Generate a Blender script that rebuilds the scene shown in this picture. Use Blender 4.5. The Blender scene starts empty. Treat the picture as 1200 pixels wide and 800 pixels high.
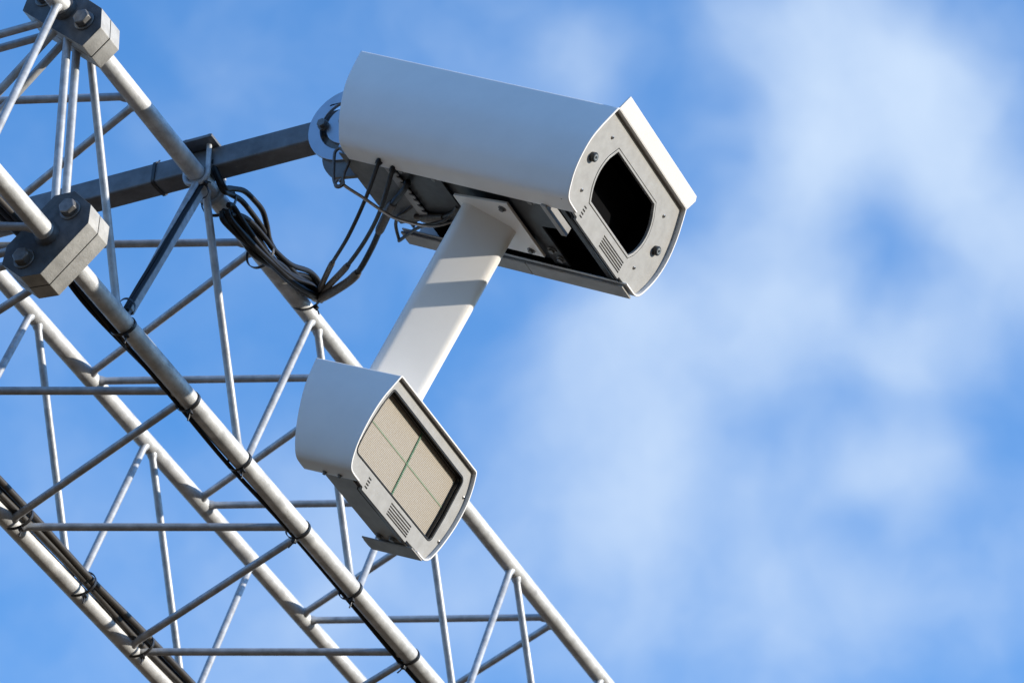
import bpy, bmesh, math, random
from mathutils import Vector, Matrix
random.seed(7)
SC = bpy.context.scene
COL = SC.collection
ZG = 8.19                                   # height of the lower front chord above the road
# ------------------------------------------------------------------ camera
CAM_POS = Vector((-8.0767, -4.5464, -6.5353 + ZG))
RIGHT = Vector((0.3952838, -0.9185513, 0.0037757))
DOWN = Vector((0.5292575, 0.2243940, -0.8182505))
FWD = Vector((0.7507578, 0.3254395, 0.5748495))
cd = bpy.data.cameras.new('camera'); cam = bpy.data.objects.new('camera', cd); COL.objects.link(cam)
M = Matrix.Identity(4)
for i in range(3):
    M[i][0] = RIGHT[i]; M[i][1] = -DOWN[i]; M[i][2] = -FWD[i]; M[i][3] = CAM_POS[i]
cam.matrix_world = M
cd.sensor_width = 36.0; cd.lens = 162.0; cd.clip_start = 0.1; cd.clip_end = 20000
cd.dof.use_dof = True; cd.dof.focus_distance = 11.35; cd.dof.aperture_fstop = 8.0
SC.camera = cam
# ------------------------------------------------------------------ light and sky
SUN = Vector((0.285, -0.934, 0.2050)).normalized()
SUN_EL = math.asin(SUN.z); SUN_ROT = math.atan2(SUN.x, SUN.y)
sl = bpy.data.lights.new('sun', 'SUN'); sl.energy = 5.0; sl.angle = math.radians(0.53); sl.color = (1.0, 0.905, 0.775)
so = bpy.data.objects.new('sun', sl); COL.objects.link(so)
so.location = (0, 0, 60); so.rotation_euler = SUN.to_track_quat('Z', 'Y').to_euler()
SC.view_settings.view_transform = 'Standard'; SC.view_settings.look = 'None'
SC.view_settings.exposure = 0.35; SC.view_settings.gamma = 1.0

W = bpy.data.worlds.new('World'); SC.world = W; W.use_nodes = True
nt = W.node_tree; nt.nodes.clear()
def N(tree, kind, **kw):
    n = tree.nodes.new(kind)
    for k, v in kw.items(): setattr(n, k, v)
    return n
def math_node(tree, op, a, b=None, c=None, clamp=False):
    n = tree.nodes.new('ShaderNodeMath'); n.operation = op; n.use_clamp = clamp
    for i, v in enumerate((a, b, c)):
        if v is None: continue
        if isinstance(v, (int, float)): n.inputs[i].default_value = v
        else: tree.links.new(v, n.inputs[i])
    return n.outputs[0]
sky = N(nt, 'ShaderNodeTexSky', sky_type='NISHITA', sun_disc=False)
sky.sun_elevation = SUN_EL; sky.sun_rotation = SUN_ROT
sky.air_density = 1.0; sky.dust_density = 0.2; sky.ozone_density = 2.5; sky.altitude = 0
tc = N(nt, 'ShaderNodeTexCoord')
def noise(tree, vec, scale, detail=4, rough=0.5):
    n = tree.nodes.new('ShaderNodeTexNoise'); n.inputs['Scale'].default_value = scale
    n.inputs['Detail'].default_value = detail; n.inputs['Roughness'].default_value = rough
    tree.links.new(vec, n.inputs['Vector']); return n
warp = noise(nt, tc.outputs['Generated'], 22, 3, 0.5)
wsub = N(nt, 'ShaderNodeVectorMath', operation='SUBTRACT'); nt.links.new(warp.outputs['Color'], wsub.inputs[0]); wsub.inputs[1].default_value = (.5, .5, .5)
wscl = N(nt, 'ShaderNodeVectorMath', operation='SCALE'); nt.links.new(wsub.outputs[0], wscl.inputs[0]); wscl.inputs['Scale'].default_value = 0.030
wadd = N(nt, 'ShaderNodeVectorMath', operation='ADD'); nt.links.new(tc.outputs['Generated'], wadd.inputs[0]); nt.links.new(wscl.outputs[0], wadd.inputs[1])
# cloud banks: (unit direction, angular radius, thickness)
def skydir(u, v): return (RIGHT * ((u - 600) / 5400) + DOWN * ((v - 400) / 5400) + FWD).normalized()
BANKS = [((1000, 120), 190, .74), ((1110, 170), 150, .42), ((895, 205), 130, .36), ((1160, 245), 130, .30), ((1060, 40), 130, .28),
         ((690, 365), 130, .30), ((830, 365), 150, .32), ((760, 450), 150, .24), ((950, 395), 130, .30), ((610, 480), 130, .22), ((900, 300), 110, .14), ((1085, 400), 90, .34), ((1180, 330), 110, .28),
         ((1062, 553), 95, .52), ((980, 560), 80, .18), ((650, 620), 190, .30), ((820, 645), 220, .32), ((760, 530), 190, .16), ((1000, 470), 170, .16), ((850, 130), 120, .10), ((960, 720), 170, .34), ((1120, 700), 150, .25), ((720, 760), 160, .25), ((560, 720), 140, .25),
         ((400, 600), 130, .32), ((300, 700), 160, .24), ((430, 740), 150, .26), ((60, 540), 160, .13), ((130, 420), 140, .08),
         ((690, 70), 90, .26), ((880, 0), 130, .30), ((560, 100), 80, .10), ((1200, 60), 100, .20),
         ((1500, 300), 320, .5), ((1450, 700), 300, .45), ((300, 1050), 340, .4), ((900, 1100), 330, .5), ((900, -400), 260, .5), ((-500, 700), 300, .3)]
dens = None
for (u, v), r, s in BANKS:
    d = skydir(u, v)
    dn = N(nt, 'ShaderNodeVectorMath', operation='DISTANCE'); nt.links.new(wadd.outputs[0], dn.inputs[0]); dn.inputs[1].default_value = d
    mr = N(nt, 'ShaderNodeMapRange', interpolation_type='SMOOTHERSTEP')
    nt.links.new(dn.outputs['Value'], mr.inputs['Value'])
    mr.inputs['From Min'].default_value = 0.0; mr.inputs['From Max'].default_value = 1.25 * r / 5400
    mr.inputs['To Min'].default_value = s; mr.inputs['To Max'].default_value = 0
    dens = mr.outputs['Result'] if dens is None else math_node(nt, 'ADD', dens, mr.outputs['Result'])
n1 = noise(nt, wadd.outputs[0], 17, 6, 0.52)
n2 = noise(nt, wadd.outputs[0], 48, 5, 0.55)
fb = math_node(nt, 'ADD', math_node(nt, 'MULTIPLY', n1.outputs['Fac'], 0.85), math_node(nt, 'MULTIPLY', n2.outputs['Fac'], 0.42))
fb = math_node(nt, 'ADD', fb, dens)
cm = N(nt, 'ShaderNodeMapRange', interpolation_type='SMOOTHSTEP'); nt.links.new(fb, cm.inputs['Value'])
cm.inputs['From Min'].default_value = 0.42; cm.inputs['From Max'].default_value = 1.72; cm.inputs['To Min'].default_value = 0.0; cm.inputs['To Max'].default_value = 0.97
dens = cm.outputs['Result']
hue = N(nt, 'ShaderNodeMix', data_type='RGBA', blend_type='MULTIPLY'); hue.inputs['Factor'].default_value = 1
nt.links.new(sky.outputs[0], hue.inputs['A']); hue.inputs['B'].default_value = (0.90, 1.55, 2.12, 1)
mix = N(nt, 'ShaderNodeMix', data_type='RGBA')
nt.links.new(dens, mix.inputs['Factor']); nt.links.new(hue.outputs['Result'], mix.inputs['A'])
mix.inputs['B'].default_value = (3.35, 4.15, 5.3, 1)
# what lies below the horizon: grey-brown ground, seen only as bounced light
sx = N(nt, 'ShaderNodeSeparateXYZ'); nt.links.new(tc.outputs['Generated'], sx.inputs[0])
hz = N(nt, 'ShaderNodeMapRange', interpolation_type='SMOOTHSTEP'); nt.links.new(sx.outputs['Z'], hz.inputs['Value'])   # added haze, out of view, whitens the light on the sides
hz.inputs['From Min'].default_value = 0.02; hz.inputs['From Max'].default_value = 0.44; hz.inputs['To Min'].default_value = 0.75; hz.inputs['To Max'].default_value = 0.0
hm = N(nt, 'ShaderNodeMix', data_type='RGBA'); nt.links.new(hz.outputs['Result'], hm.inputs['Factor']); nt.links.new(mix.outputs['Result'], hm.inputs['A']); hm.inputs['B'].default_value = (2.0, 2.0, 2.15, 1)
below = math_node(nt, 'LESS_THAN', sx.outputs['Z'], 0.0)
gm = N(nt, 'ShaderNodeMix', data_type='RGBA'); nt.links.new(below, gm.inputs['Factor'])
nt.links.new(hm.outputs['Result'], gm.inputs['A']); gm.inputs['B'].default_value = (0.52, 0.44, 0.37, 1)
bg = N(nt, 'ShaderNodeBackground'); bg.inputs['Strength'].default_value = 0.15
nt.links.new(gm.outputs['Result'], bg.inputs['Color'])
wo = N(nt, 'ShaderNodeOutputWorld'); nt.links.new(bg.outputs[0], wo.inputs['Surface'])

# ------------------------------------------------------------------ materials
def material(name, col, rough=0.5, metal=0.0, mottle=0.0, mscale=40, bump=0.0, bscale=300, col2=None, spec=0.5, coat=0.0, streak=None, spots=None):
    m = bpy.data.materials.new(name); m.use_nodes = True; t = m.node_tree
    bs = t.nodes['Principled BSDF']
    bs.inputs['Roughness'].default_value = rough; bs.inputs['Metallic'].default_value = metal
    bs.inputs['Specular IOR Level'].default_value = spec; bs.inputs['Coat Weight'].default_value = coat
    c = (*col, 1); bs.inputs['Base Color'].default_value = c
    tcn = t.nodes.new('ShaderNodeTexCoord'); vec = tcn.outputs['Object']
    if streak:
        mp = t.nodes.new('ShaderNodeMapping'); mp.inputs['Scale'].default_value = streak
        t.links.new(vec, mp.inputs['Vector']); svec = mp.outputs['Vector']
    else: svec = vec
    if mottle > 0:
        n = noise(t, svec, mscale, 6, 0.62)
        r = t.nodes.new('ShaderNodeValToRGB'); r.color_ramp.elements[0].position = 0.32; r.color_ramp.elements[1].position = 0.70
        d2 = col2 or tuple(x * (1 - mottle) for x in col)
        r.color_ramp.elements[0].color = (*d2, 1); r.color_ramp.elements[1].color = c
        t.links.new(n.outputs['Fac'], r.inputs['Fac']); out = r.outputs['Color']
        if spots:
            v = noise(t, vec, spots[0], 3, 0.7)
            mr = t.nodes.new('ShaderNodeMapRange'); mr.inputs['From Min'].default_value = spots[1]; mr.inputs['From Max'].default_value = spots[1] + 0.05
            mr.inputs['To Min'].default_value = 0; mr.inputs['To Max'].default_value = spots[2]
            t.links.new(v.outputs['Fac'], mr.inputs['Value'])
            mx = t.nodes.new('ShaderNodeMix'); mx.data_type = 'RGBA'; t.links.new(mr.outputs['Result'], mx.inputs['Factor'])
            t.links.new(out, mx.inputs['A']); mx.inputs['B'].default_value = (*spots[3], 1); out = mx.outputs['Result']
        t.links.new(out, bs.inputs['Base Color'])
        rr = t.nodes.new('ShaderNodeMapRange'); rr.inputs['To Min'].default_value = min(1, rough + 0.12); rr.inputs['To Max'].default_value = max(0, rough - 0.08)
        t.links.new(n.outputs['Fac'], rr.inputs['Value']); t.links.new(rr.outputs['Result'], bs.inputs['Roughness'])
    if bump > 0:
        nb = noise(t, vec, bscale, 4, 0.6); b = t.nodes.new('ShaderNodeBump'); b.inputs['Strength'].default_value = bump; b.inputs['Distance'].default_value = 0.002
        t.links.new(nb.outputs['Fac'], b.inputs['Height']); t.links.new(b.outputs['Normal'], bs.inputs['Normal'])
    return m
GALV = material('galvanised steel', (.70, .715, .72), .52, .32, .46, 22, .35, 240, spots=(70, .64, .5, (.33, .33, .33)))
ROD = material('galvanised rod', (.50, .52, .54), .48, .35, .42, 30, .2, 300)
CASTING = material('pale flange edge steel', (.44, .44, .425), .55, .1, .35, 30, .4, 200, spots=(120, .64, .6, (.16, .15, .14)))
FLANGE = material('dark flange steel', (.095, .100, .107), .55, .1, .6, 24, .4, 180)
BEAM = material('weathered steel beam', (.175, .185, .20), .45, .35, .45, 14, .3, 160, spots=(60, .68, .5, (.30, .28, .26)))
BOLT = material('bolt steel', (.20, .20, .20), .40, .5, .4, 60)
PAINT = material('white powder coat', (.80, .79, .775), .45, 0, .07, 6, .04, 900, coat=.0)
ARMP = material('white arm paint', (.80, .785, .755), .34, 0, .05, 6, .04, 900)
FACE = material('grey cast aluminium', (.36, .357, .345), .5, .2, .22, 34, .18, 420, spots=(90, .68, .35, (.26, .25, .24)))
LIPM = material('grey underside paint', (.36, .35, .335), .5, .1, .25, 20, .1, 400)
CHAR = material('charcoal plate', (.022, .024, .029), .42, .0, .35, 30, .1, 300, spots=(160, .70, .6, (.10, .10, .10)))
BLACK = material('matt black liner', (.004, .004, .005), .9, spec=.08)
SEAL = material('black rubber seal', (.014, .014, .015), .4)
CABLE = material('black cable sheath', (.007, .007, .008), .45, 0, .3, 90, spec=.28)
CABLEG = material('sun greyed cable sheath', (.050, .045, .040), .45, 0, .5, 120)
SLEEVE = material('greyed shrink sleeve', (.15, .13, .11), .55, 0, .5, 110)
STAINLESS = material('stainless steel', (.45, .43, .41), .3, .85, .25, 120)
REARP = material('dull rear plate', (.17, .165, .155), .5, .2, .35, 18, .2, 200)
RUSTY = material('weathered shackle steel', (.19, .16, .14), .42, .6, .5, 120)
PALEG = material('pale green marker line', (.20, .30, .185), .5, 0, .2, 200)
GREEN = material('green marker strip', (.075, .20, .115), .5, 0, .3, 200)
DISCM = material('zinc plated disc', (.42, .46, .52), .33, .8, .15, 12)
PLUG = material('black lock core', (.02, .02, .02), .3)

def led_panel():
    m = bpy.data.materials.new('tan lamp array'); m.use_nodes = True; t = m.node_tree; bs = t.nodes['Principled BSDF']
    tcn = t.nodes.new('ShaderNodeTexCoord'); sp = t.nodes.new('ShaderNodeSeparateXYZ'); t.links.new(tcn.outputs['Object'], sp.inputs[0])
    def wave(o, pitch):
        s = math_node(t, 'SINE', math_node(t, 'MULTIPLY', o, 2 * math.pi / pitch))
        return math_node(t, 'MULTIPLY_ADD', s, .5, .5)
    w = math_node(t, 'MULTIPLY', wave(sp.outputs['X'], .0041), wave(sp.outputs['Z'], .0043))
    w = math_node(t, 'POWER', w, .55)
    n = noise(t, tcn.outputs['Object'], 420, 2, .6)
    w2 = math_node(t, 'MULTIPLY', w, math_node(t, 'MULTIPLY_ADD', n.outputs['Fac'], 1.3, .34))
    r = t.nodes.new('ShaderNodeValToRGB'); r.color_ramp.elements[0].color = (.20, .165, .125, 1); r.color_ramp.elements[1].color = (.49, .455, .385, 1)
    r.color_ramp.elements[0].position = .05; r.color_ramp.elements[1].position = .85
    t.links.new(w2, r.inputs['Fac']); t.links.new(r.outputs['Color'], bs.inputs['Base Color'])
    b = t.nodes.new('ShaderNodeBump'); b.inputs['Strength'].default_value = .5; b.inputs['Distance'].default_value = .002
    t.links.new(w, b.inputs['Height']); t.links.new(b.outputs['Normal'], bs.inputs['Normal'])
    bs.inputs['Roughness'].default_value = .45
    return m
LED = led_panel()
def pane():
    m = bpy.data.materials.new('window pane'); m.use_nodes = True; t = m.node_tree; t.nodes.clear()
    tr = t.nodes.new('ShaderNodeBsdfTransparent'); tr.inputs['Color'].default_value = (.95, .96, .97, 1)      # anti-reflection coated
    o = t.nodes.new('ShaderNodeOutputMaterial'); t.links.new(tr.outputs[0], o.inputs['Surface']); return m
PANE = pane()

# ------------------------------------------------------------------ mesh helpers
def finish(o, smooth=None, bevel=None, seg=2):
    if bevel:
        b = o.modifiers.new('bevel', 'BEVEL'); b.width = bevel; b.segments = seg; b.limit_method = 'ANGLE'; b.angle_limit = math.radians(35)
    if smooth is not None:
        me = o.data
        for p in me.polygons: p.use_smooth = True
        if smooth < 179: me.set_sharp_from_angle(angle=math.radians(smooth))
    return o
def obj(name, bm, mat, parent=None, smooth=None, bevel=None, label=None):
    bmesh.ops.recalc_face_normals(bm, faces=bm.faces[:])
    me = bpy.data.meshes.new(name); bm.to_mesh(me); bm.free(); me.materials.append(mat)
    o = bpy.data.objects.new(name, me); COL.objects.link(o); o.parent = parent
    if label: o['label'] = label
    return finish(o, smooth, bevel)
def tag(o, label, cat, group=None):
    o['label'] = label; o['category'] = cat
    if group: o['group'] = group
    return o
def empty(name, mat, label, cat, group=None):
    o = bpy.data.objects.new(name, None); COL.objects.link(o); o.matrix_world = mat; o.empty_display_size = .1
    return tag(o, label, cat, group)
def box(bm, lo, hi, mat=None):
    vs = [bm.verts.new((x, y, z)) for x in (lo[0], hi[0]) for y in (lo[1], hi[1]) for z in (lo[2], hi[2])]
    for f in ((0, 1, 3, 2), (4, 6, 7, 5), (0, 4, 5, 1), (2, 3, 7, 6), (0, 2, 6, 4), (1, 5, 7, 3)): bm.faces.new([vs[i] for i in f])
    if mat is not None: bmesh.ops.transform(bm, matrix=mat, verts=vs)
    return vs
def spline(pts, n=6):
    P = [Vector(p) for p in pts]; out = []
    for i in range(len(P) - 1):
        p0, p1, p2, p3 = P[max(i - 1, 0)], P[i], P[i + 1], P[min(i + 2, len(P) - 1)]
        for k in range(n):
            t = k / n
            out.append(.5 * ((2 * p1) + (p2 - p0) * t + (2 * p0 - 5 * p1 + 4 * p2 - p3) * t * t + (3 * p1 - p0 - 3 * p2 + p3) * t ** 3))
    out.append(P[-1]); return out
def tube(bm, pts, r, seg=12, closed=False, caps=True):
    P = [Vector(p) for p in pts]; n = len(P); rings = []
    rad = r if isinstance(r, (list, tuple)) else [r] * n
    d0 = (P[1] - P[0]).normalized(); up = d0.orthogonal().normalized()
    for i in range(n):
        if closed: d = (P[(i + 1) % n] - P[i - 1]).normalized()
        else: d = (P[min(i + 1, n - 1)] - P[max(i - 1, 0)]).normalized()
        up = (up - d * up.dot(d))
        up = up.normalized() if up.length > 1e-6 else d.orthogonal().normalized()
        side = d.cross(up)
        rings.append([bm.verts.new(P[i] + (up * math.cos(2 * math.pi * k / seg) + side * math.sin(2 * math.pi * k / seg)) * rad[i]) for k in range(seg)])
    for i in range(n if closed else n - 1):
        a, b = rings[i], rings[(i + 1) % n]
        sh = 0
        if closed and i == n - 1:
            sh = min(range(seg), key=lambda s: (a[0].co - b[s].co).length)
        for k in range(seg): bm.faces.new((a[k], a[(k + 1) % seg], b[(k + 1 + sh) % seg], b[(k + sh) % seg]))
    if caps and not closed:
        bm.faces.new(rings[0]); bm.faces.new(rings[-1])
def ball(bm, c, r, sc=(1, 1, 1)):
    bmesh.ops.create_uvsphere(bm, u_segments=12, v_segments=8, radius=r, matrix=Matrix.Translation(c) @ Matrix.Diagonal((*sc, 1)))
def cyl(bm, p0, p1, r, seg=24): tube(bm, [p0, p1], r, seg)
def prism(bm, c, axis, r, h, seg=6, rot=0):
    """solid of a regular polygon (bolt heads), from c along axis by h"""
    a = Vector(axis).normalized(); u = a.orthogonal().normalized(); v = a.cross(u)
    ring = lambda o, rr: [bm.verts.new(Vector(c) + a * o + (u * math.cos(2 * math.pi * k / seg + rot) + v * math.sin(2 * math.pi * k / seg + rot)) * rr) for k in range(seg)]
    rs = [ring(0, r), ring(h * .85, r), ring(h, r * .88)]
    for A, B in zip(rs, rs[1:]):
        for k in range(seg): bm.faces.new((A[k], A[(k + 1) % seg], B[(k + 1) % seg], B[k]))
    bm.faces.new(rs[0]); bm.faces.new(rs[-1])
def plate_bm(outer, holes, w0, w1, frame):
    """flat plate with holes; outline points (u,v); frame(u,v,w) -> local point"""
    cu = bpy.data.curves.new('outline', 'CURVE'); cu.dimensions = '2D'; cu.fill_mode = 'BOTH'; cu.extrude = abs(w1 - w0) / 2
    for loop in [outer] + holes:
        s = cu.splines.new('POLY'); s.points.add(len(loop) - 1); s.use_cyclic_u = True
        for p, q in zip(s.points, loop): p.co = (q[0], q[1], 0, 1)
    tmp = bpy.data.objects.new('outline', cu); COL.objects.link(tmp)
    dg = bpy.context.evaluated_depsgraph_get(); me = bpy.data.meshes.new_from_object(tmp.evaluated_get(dg))
    bm = bmesh.new(); bm.from_mesh(me)
    bpy.data.objects.remove(tmp); bpy.data.curves.remove(cu); bpy.data.meshes.remove(me)
    bmesh.ops.remove_doubles(bm, verts=bm.verts[:], dist=1e-5)
    mid = (w0 + w1) / 2
    for v in bm.verts: v.co = Vector(frame(v.co.x, v.co.y, v.co.z + mid))
    return bm
FRONT = lambda u, v, w: (u, w, v)          # a plate standing across the housing, w runs forward
def rounded(pts, r, seg=5):
    """round the corners of a polygon; r one radius or one per corner"""
    out = []; n = len(pts)
    for i in range(n):
        p = Vector((*pts[i], 0)); a = Vector((*pts[i - 1], 0)); b = Vector((*pts[(i + 1) % n], 0))
        rr = r[i] if isinstance(r, (list, tuple)) else r
        if rr <= 0: out.append(tuple(p.xy)); continue
        d1 = (a - p).normalized(); d2 = (b - p).normalized()
        ang = d1.angle(d2); tl = min(rr / math.tan(ang / 2), (a - p).length * .48, (b - p).length * .48)
        q0 = p + d1 * tl; q1 = p + d2 * tl
        for k in range(seg + 1):
            t = k / seg; out.append(tuple(((q0 * (1 - t) + p * t) * (1 - t) + (p * (1 - t) + q1 * t) * t).xy))
    return out
def arc3(a, m, b, n=10):
    """points on the quadratic through a, m, b without the last"""
    a, m, b = Vector(a), Vector(m), Vector(b); c = 2 * m - (a + b) / 2
    return [tuple((1 - t) ** 2 * a + 2 * t * (1 - t) * c + t * t * b) for t in [k / n for k in range(n)]]
def inset(poly, d):
    n = len(poly); out = []
    area = sum(poly[i - 1][0] * poly[i][1] - poly[i][0] * poly[i - 1][1] for i in range(n))
    sgn = 1 if area > 0 else -1
    for i in range(n):
        a, p, b = Vector(poly[i - 1]), Vector(poly[i]), Vector(poly[(i + 1) % n])
        e1 = (p - a).normalized(); e2 = (b - p).normalized()
        n1 = Vector((-e1.y, e1.x)) * sgn; n2 = Vector((-e2.y, e2.x)) * sgn
        nn = (n1 + n2); nn = nn.normalized(); k = d / max(.35, nn.dot(n1)); out.append(tuple(p + nn * k))
    return out

# ------------------------------------------------------------------ the lattice gantry
A_, B_, P_ = 0.6914, 0.6876, 0.68262
OFF = {'A': 0, 'B': .0314, 'C': .0773, 'D': .0401}; GAP = {'A': .0101, 'B': .026, 'C': -.0109, 'D': 0}
YZ = {'A': (0, 0), 'B': (0, A_), 'C': (B_, A_), 'D': (B_, 0)}
SEAM = -0.335; HALF = .048; RC = .0245; RR = .0105
def node(ch, t):
    h = 1 if abs(t % 1) > .1 else -1
    return Vector(((t + OFF[ch] + h * GAP[ch]) * P_, *YZ[ch]))
truss = empty('lattice_truss', Matrix.Translation((0, 0, ZG)), 'long galvanised lattice truss running down to the right from the bolted flange blocks', 'truss', 'lattice truss sections of the gantry')
left_truss = empty('lattice_truss', Matrix.Translation((SEAM * 2, 0, ZG)), 'short piece of lattice truss at the left edge, beyond the bolted flange blocks', 'truss', 'lattice truss sections of the gantry')
XE = {'A': 3.3, 'B': 4.3, 'C': 3.6, 'D': 2.4}
for ch in 'ABCD':
    y, z = YZ[ch]
    bm = bmesh.new(); n = 40; x0, x1 = SEAM + HALF - .02, XE[ch]
    tube(bm, [(x0 + (x1 - x0) * k / n, y, z) for k in range(n + 1)], RC, 28)
    obj('chord', bm, GALV, truss, 60)
    bm = bmesh.new(); tube(bm, [(-SEAM - HALF + .02 - 1.9 * k / 12, y, z) for k in range(13)], RC, 28)
    obj('chord', bm, GALV, left_truss, 60)
def brace(p, q, parent, r=RR, name='brace'):
    p, q = Vector(p), Vector(q); d = (q - p).normalized(); L = (q - p).length
    sag = d.orthogonal().normalized() * random.uniform(-.0025, .0025)
    pts = [p + d * L * k / 8 + sag * math.sin(math.pi * k / 8) for k in range(9)]
    fl_ = [(RC - .004, 1.45), (RC + .004, 1.30), (RC + .012, 1.0)]           # weld fillet where the bar meets its chord
    pts = [p] + [p + d * a for a, _ in fl_] + pts[1:-1] + [q - d * a for a, _ in fl_[::-1]] + [q]
    rad = [r * 1.45] + [r * k for _, k in fl_] + [r] * 7 + [r * k for _, k in fl_[::-1]] + [r * 1.45]
    bm = bmesh.new(); tube(bm, pts, rad, 14)
    return obj(name, bm, ROD, parent, 60)
def shift(p, q, s=.0145):
    """bars of one node meet the chord a little apart"""
    dx = s if q.x > p.x else -s
    return Vector((p.x + dx, p.y, p.z)), Vector((q.x - dx, q.y, q.z))
END = {c: Vector((SEAM + HALF + .022, *YZ[c])) for c in 'ABCD'}
FRM = {c: Vector((SEAM + .024, *YZ[c])) for c in 'ABCD'}          # end-frame bars are welded to the plate edges
def zigzag(c1, c2, first):
    """bars between chord c1 (nodes at whole t + first) and c2 (nodes half a panel on)"""
    t = first
    while t < 6.6:
        lo = node(c1, t); hi = node(c2, t + .5); lo2 = node(c1, t + 1)
        for p, q in ((lo, hi), (hi, lo2)):
            pp, qq = shift(p, q)
            if max(pp.x, qq.x) < XE[c1] and max(pp.x, qq.x) < XE[c2]: brace(pp, qq, truss)
        t += 1
zigzag('A', 'B', 0); zigzag('B', 'C', 0); zigzag('C', 'D', 0); zigzag('D', 'A', 0)
for c1, c2 in (('A', 'B'), ('B', 'C'), ('C', 'D'), ('D', 'A')):
    pp, qq = shift(node(c1, 0), END[c2], .01); brace(pp, qq, truss)           # last slanting bar into the flange block
    brace(FRM[c1], FRM[c2], truss)     # end frame
brace(FRM['B'], FRM['D'], truss)
# the neighbour section is the mirror image across the seam (its own frame: x -> -x)
def mir(v): return Vector((-v.x, v.y, v.z))
def mir2(v): return Vector((-v.x, v.y, v.z))
for t in (0, 1):
    for c1, c2 in (('A', 'B'), ('B', 'C'), ('C', 'D'), ('D', 'A')):
        for p, q in ((node(c1, t), node(c2, t + .5)), (node(c2, t + .5), node(c1, t + 1))):
            pp, qq = shift(p, q)
            brace(mir(pp) - Vector((.05, 0, 0)), mir(qq) - Vector((.05, 0, 0)), left_truss)
for c1, c2 in (('A', 'B'), ('B', 'C'), ('C', 'D'), ('D', 'A')):
    pp, qq = shift(node(c1, 0), END[c2], .01); brace(mir(pp) - Vector((.05, 0, 0)), mir(qq), left_truss)
    brace(mir2(FRM[c1]), mir2(FRM[c2]), left_truss)
brace(mir2(FRM['B']), mir2(FRM['D']), left_truss)
# flange plates, bolted face to face
OCTB = [(-.0575, -.134), (-.1065, -.090), (-.1055, -.030), (.030, .108), (.062, .122), (.1065, .082), (.121, .035)]
OCT = [(-.066, .110), (-.1135, .0556), (-.110, .003), (.0115, -.1125), (.066, -.107), (.1195, -.054), (.110, -.003), (-.0115, .1125)]
BO = [(-.0585, .055), (.0585, -.0565)]
for ch in 'ABCD':
    flip = -1 if ch in 'BD' else 1
    y0, z0 = YZ[ch]
    outer = rounded(OCTB if ch in 'BD' else OCT, .004, 2)
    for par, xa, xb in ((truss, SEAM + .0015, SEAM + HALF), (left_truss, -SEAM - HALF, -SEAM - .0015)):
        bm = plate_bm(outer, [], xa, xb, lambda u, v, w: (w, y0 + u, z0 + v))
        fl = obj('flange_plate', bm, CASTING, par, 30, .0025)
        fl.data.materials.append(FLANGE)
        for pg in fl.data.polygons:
            if abs(pg.normal.x) > .9: pg.material_index = 1  # faces square to the chord take the darker tone, edges stay pale
        bm = bmesh.new(); xo = xb if par is truss else xa; sg = 1 if par is truss else -1
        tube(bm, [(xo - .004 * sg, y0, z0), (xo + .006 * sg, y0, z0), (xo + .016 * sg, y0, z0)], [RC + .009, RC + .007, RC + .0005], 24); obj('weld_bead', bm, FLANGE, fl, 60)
        for u, v in BO:
            c = (xo, y0 + u, z0 + v * flip); bm = bmesh.new()
            cyl(bm, c, (xo + .004 * sg, c[1], c[2]), .0275, 28)
            prism(bm, (xo + .004 * sg, c[1], c[2]), (sg, 0, 0), .0225, .020 if par is left_truss else .016, 6, random.uniform(0, 1))
            if par is truss: cyl(bm, (xo + .02, c[1], c[2]), (xo + .040, c[1], c[2]), .0125, 18)
            obj('bolt' if par is left_truss else 'nut', bm, BOLT, fl, 35, .0015)

# ------------------------------------------------------------------ beam that carries the camera, its clamp and pivot disc
BX, BZ, BH = .392, A_ + .053, .032
beam = empty('mounting_beam', Matrix.Translation((BX, 0, ZG + BZ)), 'dark square steel beam crossing the truss to the back of the camera housing', 'beam')
def sq(h, r): return rounded([(-h, -h), (h, -h), (h, h), (-h, h)], r, 4)
bm = plate_bm(sq(BH, .008), [sq(BH - .005, .005)], -.36, .80, lambda u, v, w: (u, w, v))
obj('tube', bm, BEAM, beam, 35)
# pivot disc with a curved slot, square on the truss axis
DX, DY, DZ, DR = -BH + .005, -.433, .7216 - BZ, .112
circ = lambda r, n=48, a0=0, a1=2 * math.pi: [(DY + r * math.cos(a0 + (a1 - a0) * k / n), DZ + r * math.sin(a0 + (a1 - a0) * k / n)) for k in range(n + (0 if abs(a1 - a0 - 2 * math.pi) < 1e-6 else 1))]
slot = circ(.078, 20, math.radians(-70), math.radians(75)) + circ(.060, 20, math.radians(75), math.radians(-70))
slot2 = circ(.078, 20, math.radians(110), math.radians(255)) + circ(.060, 20, math.radians(255), math.radians(110))
bm = plate_bm(circ(DR), [slot, slot2], -.005, .005, lambda u, v, w: (w + DX - .016, u, v))
obj('pivot_disc', bm, DISCM, beam, 35, .001)
bm = bmesh.new(); cyl(bm, (DX - .021, DY + .0665, DZ + .012), (DX - .030, DY + .0665, DZ + .012), .015); prism(bm, (DX - .030, DY + .0665, DZ + .012), (-1, 0, 0), .013, .012); obj('clamp_bolt', bm, BOLT, beam, 35)
bm = bmesh.new(); cyl(bm, (DX - .021, DY, DZ), (DX - .034, DY, DZ), .019); prism(bm, (DX - .034, DY, DZ), (-1, 0, 0), .016, .012); obj('pivot_bolt', bm, BOLT, beam, 35)
bm = bmesh.new(); box(bm, (-BH + .006, -.40, -BH - .02), (-BH + .012, -.345, BH + .02)); obj('end_plate', bm, BEAM, beam, None, .002)

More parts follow.
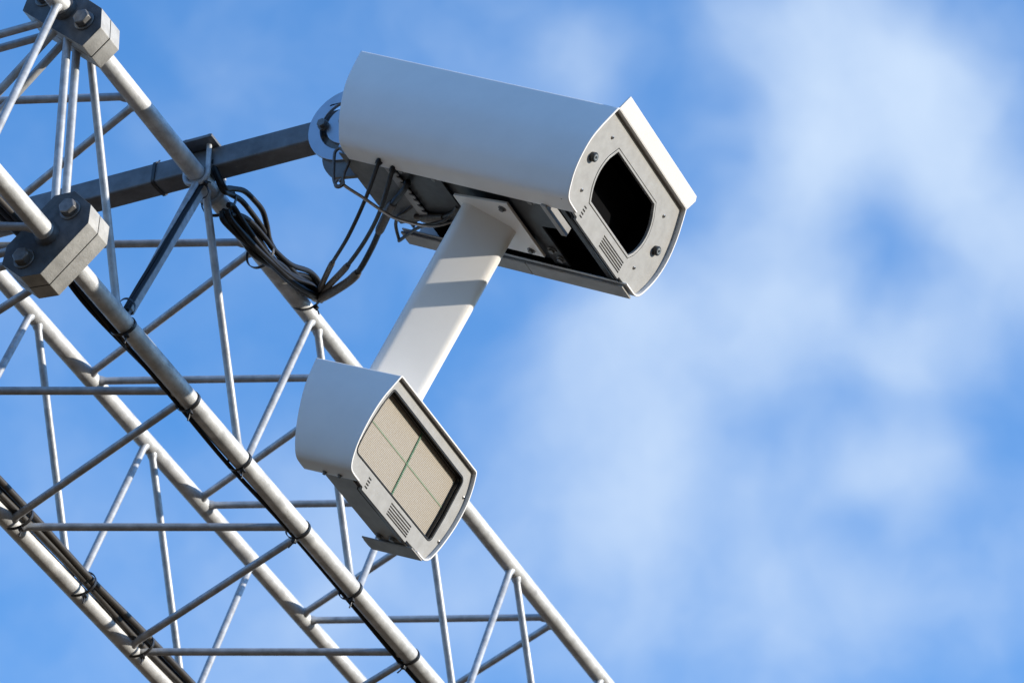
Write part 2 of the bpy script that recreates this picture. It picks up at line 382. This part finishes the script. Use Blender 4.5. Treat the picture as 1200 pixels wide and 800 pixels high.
clamp = empty('beam_clamp', Matrix.Translation((BX, 0, ZG + A_)), 'steel U-bolt clamp with top plate holding the dark beam on the upper front chord', 'clamp')
bm = bmesh.new(); box(bm, (-.075, -.055, .053 + BH + .0015), (.075, .055, .053 + BH + .0105)); obj('top_plate', bm, BEAM, clamp, None, .0015)
for xx in (-BH - .012, BH + .012):                     # each U-bolt goes under the chord and up through the plate
    zt = .053 + BH + .032; w = RC + .0085
    pts = [(xx, -w, zt), (xx, -w, zt - .02), (xx, -w, .05), (xx, -w, .01)] + [(xx, -w * math.cos(a), -w * math.sin(a)) for a in [math.pi * k / 16 for k in range(17)]] + [(xx, w, .01), (xx, w, .05), (xx, w, zt - .02), (xx, w, zt)]
    bm = bmesh.new(); tube(bm, pts, .0072, 14); ub = obj('u_bolt', bm, ROD, clamp, 60)
    for s in (-1, 1):
        bm = bmesh.new(); prism(bm, (xx, s * w, .053 + BH + .0108), (0, 0, 1), .0125, .011); obj('nut', bm, BOLT, ub, 30)

# ------------------------------------------------------------------ camera housing
HW = Matrix(((-1, 0, 0), (0, -.870327, -.492475), (0, -.492475, .870327)))
HO = Vector((.4332, -1.2306, .435 + ZG))
HM = Matrix.Translation(HO) @ HW.to_4x4()
hous = empty('speed_camera', HM, 'long white traffic camera housing with dark window, on the end of the dark beam', 'traffic camera')
HL = .80
SECL = [(.2310, -.0065), (.2437, -.041), (.2575, -.082), (.2675, -.125), (.2685, -.172), (.262, -.216), (.250, -.247), (.240, -.266), (.229, -.2765), (.2135, -.2805), (.19, -.2815), (.172, -.2815)]
SECR = [(-.2245, -.0065), (-.2380, -.041), (-.250, -.078), (-.2585, -.125), (-.2580, -.172), (-.249, -.214), (-.2380, -.243), (-.2285, -.262), (-.218, -.2745), (-.2035, -.2805), (-.18, -.2815), (-.150, -.2815)]
def smooth_sec(sec):
    return [tuple(p.xy) for p in spline([(x, z, 0) for x, z in sec], 3)]
def hood_bm(secl, secr, yf, yr, roof_r=.006, crown=0.004):
    L = smooth_sec(secl); R = smooth_sec(secr)
    def corner(p0, p1):                                   # rounded roof corner from the flat roof down to the side
        d = (Vector(p1) - Vector(p0)).normalized(); c = Vector(p0) - d * (p0[1] / d.y); k = (c - Vector(p0)).length
        q = c - Vector((math.copysign(k, c.x), 0)); out = []
        for i in range(9):
            t = i / 9; out.append(tuple((q * (1 - t) + c * t) * (1 - t) + (c * (1 - t) + Vector(p0) * t) * t))
        return out
    cl, cr = corner(L[0], L[1]), corner(R[0], R[1])
    top = [(cl[0][0] * (1 - t) + cr[0][0] * t, 0) for t in (.1, .3, .5, .7, .9)]
    sec = L[::-1] + cl[::-1] + top + cr + R
    bm = bmesh.new(); rings = []
    for t in (0, .004, .012, .03, .1, .2, .3, .4, .5, .6, .7, .8, .9, .97, .988, .996, 1):
        rings.append([bm.verts.new((x, yf + (yr(z) - yf) * t, z)) for x, z in sec])
    for a, b in zip(rings, rings[1:]):
        for k in range(len(sec) - 1): bm.faces.new((a[k], a[k + 1], b[k + 1], b[k]))
    return bm, sec
rear = lambda z: -HL + .099 * (-z / .284)
bm, SEC = hood_bm(SECL, SECR, .012, rear)
hood = obj('hood', bm, PAINT, hous, 50)
sol = hood.modifiers.new('sheet', 'SOLIDIFY'); sol.thickness = .004; sol.offset = -1
# raised brow on the front edge of the roof
bm = plate_bm([(.2265, -.0015), (.216, .0425), (-.2265, .0418), (-.2345, .031), (-.2245, -.0015)], [], .008, .0125, lambda u, v, w: (u, w + .13 * (v + .0015), v))
obj('brow', bm, PAINT, hous, None, .001)
# front plate
def face_outline(secl, secr, gap, lowz, xl, xr):
    L = [(x - gap, z) for x, z in smooth_sec(secl) if z > lowz]; R = [(x + gap, z) for x, z in smooth_sec(secr) if z > lowz]
    L.insert(0, (L[0][0] - .004, -.008)); R.insert(0, (R[0][0] + .004, -.008))
    return L + [(xl, lowz - .002), (xl - .002, lowz - .0085), (xr + .002, lowz - .0085), (xr, lowz - .002)] + R[::-1]
def slots(x0, x1, zs, h=.0040):
    return [[(x0, z - h / 2), (x1, z - h / 2), (x1, z + h / 2), (x0, z + h / 2)] for z in zs]
fo = face_outline(SECL, SECR, .0065, -.2775, .148, -.124)
wl = arc3((.1310, -.0690), (.1553, -.148), (.1300, -.2165)); wr = arc3((-.1180, -.2190), (-.1430, -.142), (-.1075, -.0675))
win = rounded([(.1285, -.0685)] + wl[2:] + [(.1285, -.2195), (-.1150, -.2195)] + wr[1:-1] + [(-.1075, -.0672)], 0)
groove = inset(win, -.0085)
v1 = slots(.1290, .1425, [-.2425, -.2515, -.2605, -.2695]); v2 = slots(-.1130, .0130, [-.2450, -.2522, -.2594, -.2666, -.2735])
bm = plate_bm(fo, [groove] + v1 + v2, -.008, 0, FRONT)
fp = obj('front_plate', bm, FACE, hous, None, .0008)
bm = plate_bm(inset(groove, .0024), [win], -.008, .0006, FRONT); obj('window_frame', bm, FACE, fp, None, .0006)
bm = plate_bm(inset(win, -.004), [], -.014, -.0105, FRONT); obj('window', bm, PANE, fp)
bm = plate_bm(inset(groove, -.004), [inset(win, -.001)], -.0105, -.0085, FRONT); obj('seal', bm, BLACK, fp)
bm = bmesh.new(); box(bm, (-.117, -.016, -.2765), (.146, -.0095, -.2300)); obj('vent_backing', bm, BLACK, fp)
for x, z in ((.213, -.1415), (-.2035, -.1445)):
    bm = bmesh.new(); tube(bm, [(x, -.001, z), (x, .010, z), (x, .012, z)], [.0125, .0125, .0105], 28); lk = obj('lock', bm, PLUG, fp, 35)
    bm = bmesh.new(); tube(bm, [(x, .011, z), (x, .0128, z)], .0078, 20); kc = obj('lock_core', bm, STAINLESS, lk, 35)
    bm = bmesh.new(); cyl(bm, (x, .011, z), (x, .0138, z), .0036, 16)
    obj('lock_pin', bm, PLUG, lk, 35)
for x, z in ((.1786, -.060), (.1842, -.2229), (-.1665, -.0639), (-.1605, -.2267)):
    bm = bmesh.new(); tube(bm, [(x, -.001, z), (x, .0022, z), (x, .004, z)], [.0044, .0044, .002], 18); s = obj('screw', bm, STAINLESS, fp, 35)
    bm = bmesh.new(); prism(bm, (x, .0032, z), (0, 1, 0), .0024, .0012); obj('hex_socket', bm, PLUG, s)
bm = bmesh.new()                                   # dark gasket line behind the plate edge
gl = [(x, z) for x, z in inset(fo, -.0025)]
bm = plate_bm(gl, [inset(fo, .02)], -.013, -.009, FRONT); obj('gasket', bm, SEAL, hous)
# inside: black liner and the camera block, both above the open underside
bm = bmesh.new()
for lo, hi in (((-.195, -.60, -.262), (-.190, -.014, -.014)), ((.185, -.60, -.262), (.190, -.014, -.014)), ((-.195, -.60, -.020), (.190, -.014, -.014)), ((-.195, -.606, -.262), (.190, -.601, -.014))):
    box(bm, lo, hi)
obj('liner', bm, BLACK, hous)
bm = bmesh.new(); box(bm, (-.165, -.52, -.2095), (.160, -.080, -.050))
obj('camera_block', bm, BLACK, hous, 35, .002)
# underside plates
def bolt_on(parent, x, y, z, r=.0085, mat=BOLT, name='screw'):
    bm = bmesh.new(); cyl(bm, (x, y, z + .001), (x, y, z - .002), r * 1.5, 20); prism(bm, (x, y, z - .002), (0, 0, -1), r, .006); return obj(name, bm, mat, parent, 35)
UND = lambda z: (lambda u, v, w: (u, v, w))
bm = plate_bm([(.182, -.215), (.182, -.097), (.045, -.097), (.035, -.166), (-.150, -.166), (-.150, -.215)], [], -.2715, -.2655, UND(0))
sl_ = obj('cross_plate', bm, CHAR, hous, None, .001)
for x, y in ((.161, -.139), (-.080, -.190), (-.119, -.180)): bolt_on(sl_, x, y, -.2715, .009)
bm = plate_bm([(.182, -.565), (.182, -.425), (-.060, -.425), (-.048, -.565)], [], -.2715, -.2655, UND(0)); s2 = obj('cross_plate', bm, CHAR, hous, None, .001)
for x, y in ((.16, -.545), (.16, -.44)): bolt_on(s2, x, y, -.2715, .007)
bm = bmesh.new(); box(bm, (.045, -.092, -.288), (.180, -.076, -.262)); obj('rib', bm, LIPM, hous, None, .001)
bm = bmesh.new(); box(bm, (-.150, -.43, -.262), (.185, -.21, -.258)); obj('floor_plate', bm, CHAR, hous, None, .001)
bm = plate_bm([(.180, -.735), (.180, -.570), (-.070, -.570), (-.135, -.700), (-.06, -.735)], [], -.2760, -.2722, UND(0)); rp = obj('rear_floor', bm, REARP, hous, None, .001)
bm = plate_bm([(-.145, -.030), (.184, -.030), (.184, -.046), (-.145, -.046)], [], -.278, -.262, UND(0)); obj('front_rail', bm, CHAR, hous, None, .001)
bm = bmesh.new(); tube(bm, [(-.062, -.61, -.281), (-.058, -.585, -.281), (-.058, -.585, -.281), (-.045, -.55, -.281), (-.030, -.505, -.279)], [.008, .008, .012, .012, .009], 14); obj('hose_fitting', bm, RUSTY, hous, 40)
bm = bmesh.new(); tube(bm, [(-.030, -.505, -.279), (.0, -.46, -.276), (.03, -.435, -.270)], .006, 12); obj('hose', bm, CABLEG, hous, 40)
comb = [(.182, -.572)]
for k in range(11):                                      # saw-cut edge of the rear floor
    x = .170 - .026 * k; comb += [(x + .010, -.572), (x + .008, -.560), (x - .004, -.560), (x - .006, -.572)]
bm = plate_bm(comb + [(-.110, -.592), (.182, -.592)], [], -.2800, -.2765, UND(0)); obj('cut_strip', bm, LIPM, hous)
for x, y in ((.1967, -.5915), (.173, -.559), (.1126, -.5455)):
    bm = bmesh.new(); prism(bm, (x, y, -.2790), (0, 0, -1), .0105, .006); cyl(bm, (x, y, -.283), (x, y, -.289), .0085, 18); obj('cable_gland', bm, SEAL, hous, 35)
# inward lip along the right bottom edge with its joint
for y0, y1 in ((-.296, .004), (-.700, -.298)):
    bm = bmesh.new(); box(bm, (-.205, y0, -.2925), (-.150, y1, -.2865)); obj('side_rail', bm, LIPM, hous, None, .0012)
# rear tongue that meets the pivot disc
tx = .4332 - .357
circle = [(-.775 + .095 * math.cos(a), -.205 + .095 * math.sin(a)) for a in [math.radians(120 + 140 * k / 20) for k in range(21)]]
bm = plate_bm(circle + [(-.70, -.268), (-.55, -.264), (-.55, -.05)], [], -.006, .006, lambda u, v, w: (w + tx, u, v)); obj('rear_bracket', bm, REARP, hous, None, .0015)
bm = plate_bm([(.165, -.012), (-.17, -.012), (-.185, -.255), (.185, -.255)], [], -.700, -.695, FRONT); obj('rear_wall', bm, LIPM, hous)

# ------------------------------------------------------------------ arm between camera and flash
arm = empty('flash_mast', HM @ Matrix.Translation((.03, -.33, -.283)), 'flat white arm crossed by shadow, between the camera housing and the flash box', 'arm')
AO = Vector((.03, -.33, -.283))
Pl, Q = Vector((.1027, -.3672)), Vector((.0083, -.2477)); e = (Q - Pl).normalized(); nrm = Vector((-e.y, e.x))
if nrm.y < 0: nrm = -nrm
TH = .058
corners = [Pl, Q, Q - nrm * TH, Pl - nrm * TH]
sec = rounded([(c.x - AO.x, c.y - AO.y) for c in corners], .026, 10)
bm = bmesh.new(); rings = []
for k in range(13):
    zz = -.003 - .590 * k / 12
    rings.append([bm.verts.new((x, y, zz)) for x, y in sec])
for a, b in zip(rings, rings[1:]):
    for k in range(len(sec)): bm.faces.new((a[k], a[(k + 1) % len(sec)], b[(k + 1) % len(sec)], b[k]))
bm.faces.new(rings[0]); bm.faces.new(rings[-1])
obj('shaft', bm, ARMP, arm, 40)
bm = plate_bm([(.140 - AO.x, -.216 - AO.y), (-.103 - AO.x, -.216 - AO.y), (-.103 - AO.x, -.395 - AO.y), (.118 - AO.x, -.395 - AO.y)], [], -.003, .0045, UND(0))
bp = obj('base_plate', bm, ARMP, arm, None, .001)
for x, y in ((.112, -.243), (-.080, -.247), (-.08, -.375)): bolt_on(bp, x - AO.x, y - AO.y, -.003, .0075)

# ------------------------------------------------------------------ flash unit
FWm = Matrix(((-.99995, .0099036, -.00052), (-.0086315, -.8951067, -.4457683), (-.004884, -.445742, .895148)))
FOv = Vector((.4129, -.6636, -.2187 + ZG))
FM = Matrix.Translation(FOv) @ FWm.to_4x4()
fl = empty('flash_unit', FM, 'short white flash box with tan gridded window, on the lower end of the arm', 'flash unit')
FSL = [(.2232, -.0065), (.2357, -.041), (.2490, -.080), (.2575, -.124), (.2605, -.170), (.2590, -.208), (.2540, -.238), (.2460, -.261), (.2370, -.2735), (.2260, -.279), (.2050, -.281), (.185, -.281)]
FSR = [(-.2420, -.0065), (-.2525, -.030), (-.2610, -.062), (-.2645, -.095), (-.2620, -.140), (-.2555, -.176), (-.2440, -.218), (-.2330, -.247), (-.2235, -.265), (-.2110, -.276), (-.195, -.281), (-.160, -.281)]
frear = lambda z: -.247 + .090 * (-z / .268)
bm, FSEC = hood_bm(FSL, FSR, .010, frear, crown=.002)
fh = obj('hood', bm, PAINT, fl, 50)
sol = fh.modifiers.new('sheet', 'SOLIDIFY'); sol.thickness = .004; sol.offset = -1
ffo = face_outline(FSL, FSR, .0075, -.2745, .148, -.112)
fwin = rounded([(.2085, -.0385), (.2225, -.088), (.2305, -.135), (.2345, -.180), (.2345, -.2265), (-.2010, -.2265), (-.2100, -.150), (-.2145, -.0400)], [.012, .12, .12, .12, .016, .016, .12, .014], 6)
fgr = inset(fwin, -.0050)
fv1 = slots(.1280, .1425, [-.2465, -.2545, -.2625, -.2705]); fv2 = slots(-.1050, .0130, [-.2430, -.2505, -.2580, -.2650, -.2715])
bm = plate_bm(ffo, [fgr] + fv1 + fv2, -.008, 0, FRONT); ffp = obj('front_plate', bm, FACE, fl, None, .0008)
bm = plate_bm(inset(fgr, .0022), [fwin], -.008, .0006, FRONT); obj('window_frame', bm, SEAL, ffp, None, .0005)
bm = bmesh.new(); box(bm, (-.108, -.016, -.2740), (.146, -.0095, -.2330)); obj('vent_backing', bm, BLACK, ffp)
for x, z in ((.2335, -.0657), (.2460, -.2037), (-.2480, -.0714), (-.2360, -.2075)):
    bm = bmesh.new(); tube(bm, [(x, -.001, z), (x, .002, z), (x, .0035, z)], [.0042, .0042, .002], 18); s = obj('screw', bm, STAINLESS, ffp, 35)
    bm = bmesh.new(); prism(bm, (x, .0028, z), (0, 1, 0), .0024, .0012); obj('hex_socket', bm, PLUG, s)
# deep black window well, then the lamp panel
PD = -.018
wi = inset(fwin, .003)
bm = plate_bm(inset(fwin, -.004), [wi], PD - .001, -.0085, FRONT); obj('window_well', bm, SEAL, fl, 30)
bm = plate_bm(inset(fwin, .0005), [inset(fwin, .0035)], -.010, -.008, FRONT); obj('inner_frame', bm, SEAL, fl, None, .0005)
bm = plate_bm(inset(fwin, -.003), [], PD - .006, PD, FRONT); lp = obj('lamp_panel', bm, LED, fl)
bm = bmesh.new(); box(bm, (-.207, PD, -.1302), (.228, PD + .0012, -.1278)); obj('marker_strip', bm, PALEG, lp)
bm = bmesh.new(); zz = -.036
box(bm, (.0040, PD, -.2240), (.0068, PD + .0018, -.0420))
while zz > -.222:
    box(bm, (.0015, PD, zz - .0026), (.0088, PD + .0022, zz)); zz -= .0052
obj('marker_strip', bm, GREEN, lp, label='toothed green strip running down the panel')
# gasket, body and floor
bm = plate_bm(inset(ffo, -.0025), [inset(ffo, .02)], -.013, -.009, FRONT); obj('gasket', bm, SEAL, fl)
bm = bmesh.new()
box(bm, (-.165, -.097, -.2795), (.195, -.012, -.2745)); obj('floor_plate', bm, LIPM, fl, None, .001)
bm = plate_bm([(.20, -.012), (-.215, -.012), (-.215, -.26), (.20, -.26)], [], -.099, -.094, FRONT); obj('rear_wall', bm, LIPM, fl)
bm = bmesh.new(); box(bm, (-.192, -.140, -.2875), (-.130, .012, -.2835)); br = obj('side_rail', bm, LIPM, fl, None, .001)
bm = bmesh.new(); box(bm, (-.165, -.094, -.2865), (-.161, .0, -.276)); obj('rail_web', bm, LIPM, br)
for y in (-.080, -.040): bolt_on(fl, -.112, y, -.2795, .0075)
for x, y in ((.196, -.085), (.196, -.040)): bolt_on(fl, x, y, -.281, .0042)

# ------------------------------------------------------------------ cables, ties, shackle
def cable(name, pts, r, mat, label, cat, group=None, n=6, off=Vector((0, 0, ZG)), M4=None, seg=12):
    P = spline(pts, n)
    P = [(M4 @ p) if M4 is not None else p + off for p in P]
    base = P[0].copy(); bm = bmesh.new(); tube(bm, [p - base for p in P], r, seg)
    o = obj(name, bm, mat, None, 70); o.location = base
    return tag(o, label, cat, group) if cat else o
G = 'cables looped along the upper front chord'
LOOPS = [
 ([(.3646, -.035, .735), (.3846, -.06, .6609), (.4261, -.062, .6807), (.4841, -.070, .7098), (.5446, -.072, .7180), (.5957, -.070, .7195), (.6383, -.062, .7037), (.6711, -.055, .6812), (.7234, -.05, .6774), (.8278, -.05, .6856), (.93, -.048, .700)], 'outermost black cable of the loop arching off the upper chord beside the clamp'),
 ([(.3700, -.035, .720), (.3902, -.055, .6552), (.4322, -.055, .6697), (.4959, -.056, .6915), (.5568, -.056, .6943), (.6186, -.055, .6918), (.6706, -.050, .6879), (.7547, -.048, .6774), (.8802, -.045, .6937), (.976, -.045, .7008)], 'second black cable of the arching loop, just inside the outermost'),
 ([(.451, -.036, .6287), (.4991, -.042, .6561), (.5594, -.044, .6640), (.6419, -.044, .6587), (.7042, -.042, .6561), (.8074, -.042, .6748), (.92, -.042, .7330), (.9784, -.042, .7434), (.9861, -.042, .7088)], 'black cable that humps up over the end of the bundle by the grey sleeves'),
 ([(.4227, -.040, .6108), (.434, -.040, .5964), (.4841, -.042, .5975), (.535, -.045, .5934), (.5963, -.045, .5904), (.6665, -.045, .6099), (.7672, -.042, .6494), (.861, -.042, .6613), (.9862, -.042, .7046)], 'black cable bowing lowest below the upper chord in the bundle'),
 ([(.4319, -.040, .6169), (.461, -.044, .6286), (.5123, -.050, .6193), (.5937, -.052, .6192), (.6854, -.052, .6309), (.7979, -.050, .6614), (.9009, -.048, .7019), (.9657, -.048, .6940)], 'black cable lying along the middle of the bundle on the upper chord'),
 ([(.4189, -.042, .5957), (.4302, -.044, .5814), (.5054, -.050, .5829), (.6056, -.050, .6008), (.7067, -.048, .6242), (.7993, -.046, .6414), (.8928, -.044, .6641), (.9866, -.044, .7007)], 'black cable along the lower front of the bundle from the first tie'),
]
def moved(i, dx, dy, dz): return [(x + dx * math.sin(.9 * k), y + dy, z + dz * math.cos(.7 * k)) for k, (x, y, z) in enumerate(LOOPS[i][0])]
LOOPS += [(moved(2, .01, -.014, -.012), 'black cable crossing over the front of the bundle near its middle'),
          (moved(5, .012, -.014, .012), 'black cable lying in front of the lowest one in the bundle'),
          (moved(4, -.012, -.013, .016), 'black cable along the upper side of the bundle below the arching loop'),
          (moved(3, .008, -.012, -.010), 'black cable at the lowest edge of the bundle, hanging clear of the chord')]
for pts, lab in LOOPS: cable('cable', pts, .0076, CABLE, lab, 'cable', G)
R1 = [(.9657, -.045, .7070), (.9857, -.045, .7170), (.8428, -.1371, .6513), (.7021, -.2276, .5817), (.5556, -.3415, .5329), (.3971, -.4627, .5039), (.2365, -.573, .4715), (.2265, -.580, .4800)]
R2 = [(.9557, -.045, .7050), (.9938, -.045, .7181), (.8601, -.1517, .6460), (.7243, -.2618, .5785), (.579, -.3818, .529), (.427, -.4925, .4831), (.2602, -.6014, .4555), (.2500, -.608, .4640)]
R3 = [(.9557, -.045, .6900), (.9868, -.045, .7007), (.8922, -.1444, .6400), (.7912, -.2526, .5926), (.6708, -.3532, .5662), (.5491, -.4391, .5332), (.4313, -.5226, .4937), (.3206, -.6129, .4489), (.3120, -.622, .4600)]
G2 = 'cables rising from the bundle to the camera'
def riser(pts, r, lab, sleeves):
    o = cable('cable', pts, r, CABLE, lab, 'cable', G2, 8)
    P = spline(pts, 8); base = P[0]
    for a, b in sleeves:
        i0, i1 = int(a * (len(P) - 1)), int(b * (len(P) - 1)); seg = [p - base for p in P[i0:i1 + 1]]
        bm = bmesh.new(); n = len(seg); tube(bm, seg, [r * (1.25 if k in (0, n - 1) else 1.55) for k in range(n)], 12); obj('sleeve', bm, SLEEVE, o, 70)
    return o
riser(R1, .0052, 'thin black cable rising to the housing, nearest the beam, with one grey sleeve', [(.17, .44)])
riser(R2, .0058, 'middle one of the three cables rising to the housing, with one grey sleeve', [(.17, .44)])
riser(R3, .0080, 'thickest lowest cable rising to the housing, with two grey-brown sleeves', [(.14, .40), (.60, .78)])
# cables along the lower front chord
for k, (y, z, lab) in enumerate(((.0285, -.010, 'black cable strapped under the lower front chord, lying against the tube'), (.0300, .005, 'black cable strapped under the lower front chord, on its inner side'))):
    pts = [(-1.9, .066 + .01 * k, .045), (-1.2, .062 + .01 * k, .05), (-.7, .064 + .014 * k, .060), (-.45, .064 + .016 * k, .066), (-.33, .064 + .016 * k, .068), (-.2, .058 + .018 * k, .052), (-.05, .046 + .012 * k, .012)]
    pts += [(.3 + .35 * i, y + .003 * math.sin(2.2 * i + k), z - .004 * math.sin(1.7 * i + 2 * k)) for i in range(0, 9)]
    cable('cable', pts, .0058, CABLE, lab, 'cable', 'cables strapped under the lower front chord')
for k, lab in enumerate(('greyed cable behind the left flange block, against the cut-off chord', 'greyed cable behind the left flange block, middle of the three there', 'greyed cable behind the left flange block, outermost from the chord')):
    pts = [(-1.9, .085 + .020 * k, .035), (-1.2, .082 + .021 * k, .04), (-.7, .08 + .020 * k, .048), (-.42, .078 + .016 * k, .058), (-.3, .074 + .012 * k, .060), (-.16, .050 + .010 * k, .048), (.0, .034 + .008 * k, .022), (.10, .030 + .004 * k, -.002 + .005 * k)]
    cable('cable', pts, .0088, CABLEG, lab, 'cable', 'greyed cables behind the left flange block')
# cables along the lower rear chord
for k, (y, z, lab) in enumerate(((B_ - .031, .014, 'brown-black cable along the lower left chord, the one against the tube'), (B_ - .030, .037, 'brown-black cable along the lower left chord, middle of three'), (B_ - .049, .026, 'brown-black cable along the lower left chord, outermost from the tube'))):
    pts = [(.1 + .32 * i, y + .003 * math.sin(1.9 * i + 1.3 * k), z + .003 * math.cos(2.3 * i + k)) for i in range(9)]
    cable('cable', pts, .0100, CABLEG, lab, 'cable', 'cables along the lower left chord')
# two cables on the slanting bar below the clamp
pa, pb = node('A', 0) + Vector((.02, 0, .02)), node('B', .5) + Vector((-.01, 0, -.03))
for k, lab in enumerate(('thin black cable on the left side of the slanting bar below the clamp', 'thin black cable on the front of the slanting bar below the clamp')):
    o_ = Vector((-.013 + .004 * k, -.006 - .008 * k, .006))
    pts = [pa + (pb - pa) * t + o_ + Vector((0, 0, .003 * math.sin(9 * t + k))) for t in (0, .15, .3, .45, .6, .75, .9, 1.0)]
    cable('cable', pts, .0052, CABLE, lab, 'cable', 'cables on the slanting bar below the clamp')
bm = bmesh.new(); L_ = (pb - pa).length
ax = (pb - pa).normalized(); sd = Vector((1, 0, 0)); sd = (sd - ax * sd.dot(ax)).normalized(); th_ = ax.cross(sd)
Mb = Matrix((sd, th_, ax)).transposed().to_4x4(); Mb.translation = pa
box(bm, (-.006, -.013, .03), (.016, .013, L_ - .03), Mb)
obj('cable_tray', bm, ROD, truss, None, .003)

def tie(cx, cy, cz, ry, rz, head, label, axis=(1, 0, 0), tail=.02, group='black cable ties', square=False):
    """nylon strap round a chord, with its head and cut tail"""
    bm = bmesh.new(); a = Vector(axis).normalized(); u = Vector((0, 1, 0)) if abs(a.y) < .9 else Vector((1, 0, 0)); u = (u - a * u.dot(a)).normalized(); v = a.cross(u)
    ring = []
    for k in range(36):
        t = 2 * math.pi * k / 36; q = 1 / (abs(math.cos(t)) ** 8 + abs(math.sin(t)) ** 8) ** .125 if square else 1
        ring.append(q * u * ry * math.cos(t) + q * v * rz * math.sin(t) + a * .003 * math.sin(t))
    rings = [[bm.verts.new(p * (1 + s) + a * w) for p in ring] for s, w in ((0, -.0045), (.07, -.0045), (.07, .0045), (0, .0045))]
    for i in range(4):
        A, B = rings[i], rings[(i + 1) % 4]
        for k in range(36): bm.faces.new((A[k], A[(k + 1) % 36], B[(k + 1) % 36], B[k]))
    strap = obj('cable_tie', bm, SEAL, None, 50); strap.location = (cx, cy, cz + ZG)
    hd = u * ry * math.cos(head) + v * rz * math.sin(head); out = hd.normalized()
    bm = bmesh.new(); m = Matrix((a, out, a.cross(out))).transposed().to_4x4(); m.translation = hd + out * .004
    box(bm, (-.006, -.003, -.006), (.006, .008, .006), m); obj('tie_head', bm, SEAL, strap, None, .001)
    bm = bmesh.new(); tube(bm, [hd + out * .004, hd + out * (.012 + tail * .3) + a.cross(out) * .004, hd + out * (.008 + tail) + a.cross(out) * .010], .0022, 8); obj('tie_tail', bm, SEAL, strap, 60)
    return tag(strap, label, 'cable tie', group)
tl = ['black cable tie on the lower front chord just right of the left flange block', 'black cable tie on the lower front chord beside the long horizontal bar',
      'black cable tie on the lower front chord level with the top of the flash box', 'black cable tie on the lower front chord just below left of the flash box',
      'black cable tie on the lower front chord below the flash box', 'lowest black cable tie on the lower front chord, near the bottom edge']
for x, lab in zip((.023, .3775, .6715, 1.0225, 1.348, 1.719), tl): tie(x, .0060, -.002, .0325, .0275, random.uniform(-1.9, -1.2), lab, (1, random.uniform(-.12, .12), random.uniform(-.1, .1)))
for x, lab in zip((.70, 1.057, 1.3965), ('uppermost black cable tie on the lower left chord with three cables', 'middle black cable tie on the lower left chord with three cables', 'lowest black cable tie on the lower left chord with three cables')):
    tie(x, B_ - .018, .012, .045, .038, -1.9, lab, (1, .1, -.05))
bt = tie(BX, .130, BZ, BH + .002, BH + .002, -1.9, 'black cable tie round the dark square beam', (.08, 1, 0), .012, square=True)
tie(.445, -.018, .664, .0440, .050, -2.2, 'black cable tie binding the cable bundle at its upper end by the clamp', (1, .2, -.1))
tie(.688, -.020, .660, .0400, .043, 1.0, 'black cable tie binding the middle of the cable bundle', (1, -.1, .1))
tie(.965, -.018, .696, .0420, .033, -2.2, 'black cable tie at the far end of the cable bundle by the grey sleeves', (1, .2, .2))
tie(pb.x - .004, -.005, pb.z - .012, .020, .020, 2.5, 'black cable tie at the top of the slanting bar below the clamp', tuple(ax), .008)
tie(pa.x + .004, -.005, pa.z + .03, .020, .020, -.4, 'black cable tie at the foot of the slanting bar below the clamp', tuple(ax), .016)
# shackle hook and safety wire at the back of the housing
sh = cable('snap_hook', [(.15, -.7682, -.2484), (.15, -.7715, -.2632), (.15, -.7521, -.301), (.15, -.7298, -.3379), (.15, -.7105, -.352), (.15, -.7006, -.3427), (.15, -.7114, -.3103), (.15, -.7158, -.2786), (.15, -.7322, -.2636), (.15, -.7584, -.2485), (.15, -.7682, -.2484)], .0042, RUSTY, 'weathered steel snap hook hanging at the rear corner of the camera housing', 'snap hook', None, 5, M4=HM)
bm = bmesh.new(); base = HM @ Vector((.15, -.7682, -.2484)); c = HM @ Vector((.15, -.7080, -.3440)) - base
R3m = HM.to_3x3(); pts = [c + R3m @ Vector((.0, .012 * math.cos(2 * math.pi * k / 16), .012 * math.sin(2 * math.pi * k / 16))) for k in range(16)]
tube(bm, pts, .0036, 10, closed=True); obj('eye', bm, RUSTY, sh, 70)
cable('safety_wire', [(.1541, -.7106, -.3362), (.1328, -.6997, -.3395), (.0932, -.6627, -.3398), (.0476, -.6191, -.3424), (.0156, -.5892, -.3377), (-.0301, -.5288, -.3125), (-.0608, -.4972, -.2700)], .0042, STAINLESS, 'grey safety wire from the snap hook to the underside of the camera housing', 'wire', M4=HM)
cable('cable', [(-.0039, -.5826, -.265), (-.0400, -.6300, -.285), (-.0686, -.6665, -.288), (-.1236, -.7039, -.288), (-.195, -.7300, -.290), (-.1980, -.7280, -.292), (-.159, -.6847, -.292), (-.0967, -.6102, -.290), (-.0313, -.5018, -.290), (-.0036, -.463, -.270)], .0046, CABLEG, 'grey cable hanging in a V under the rear of the camera housing', 'cable', M4=HM)
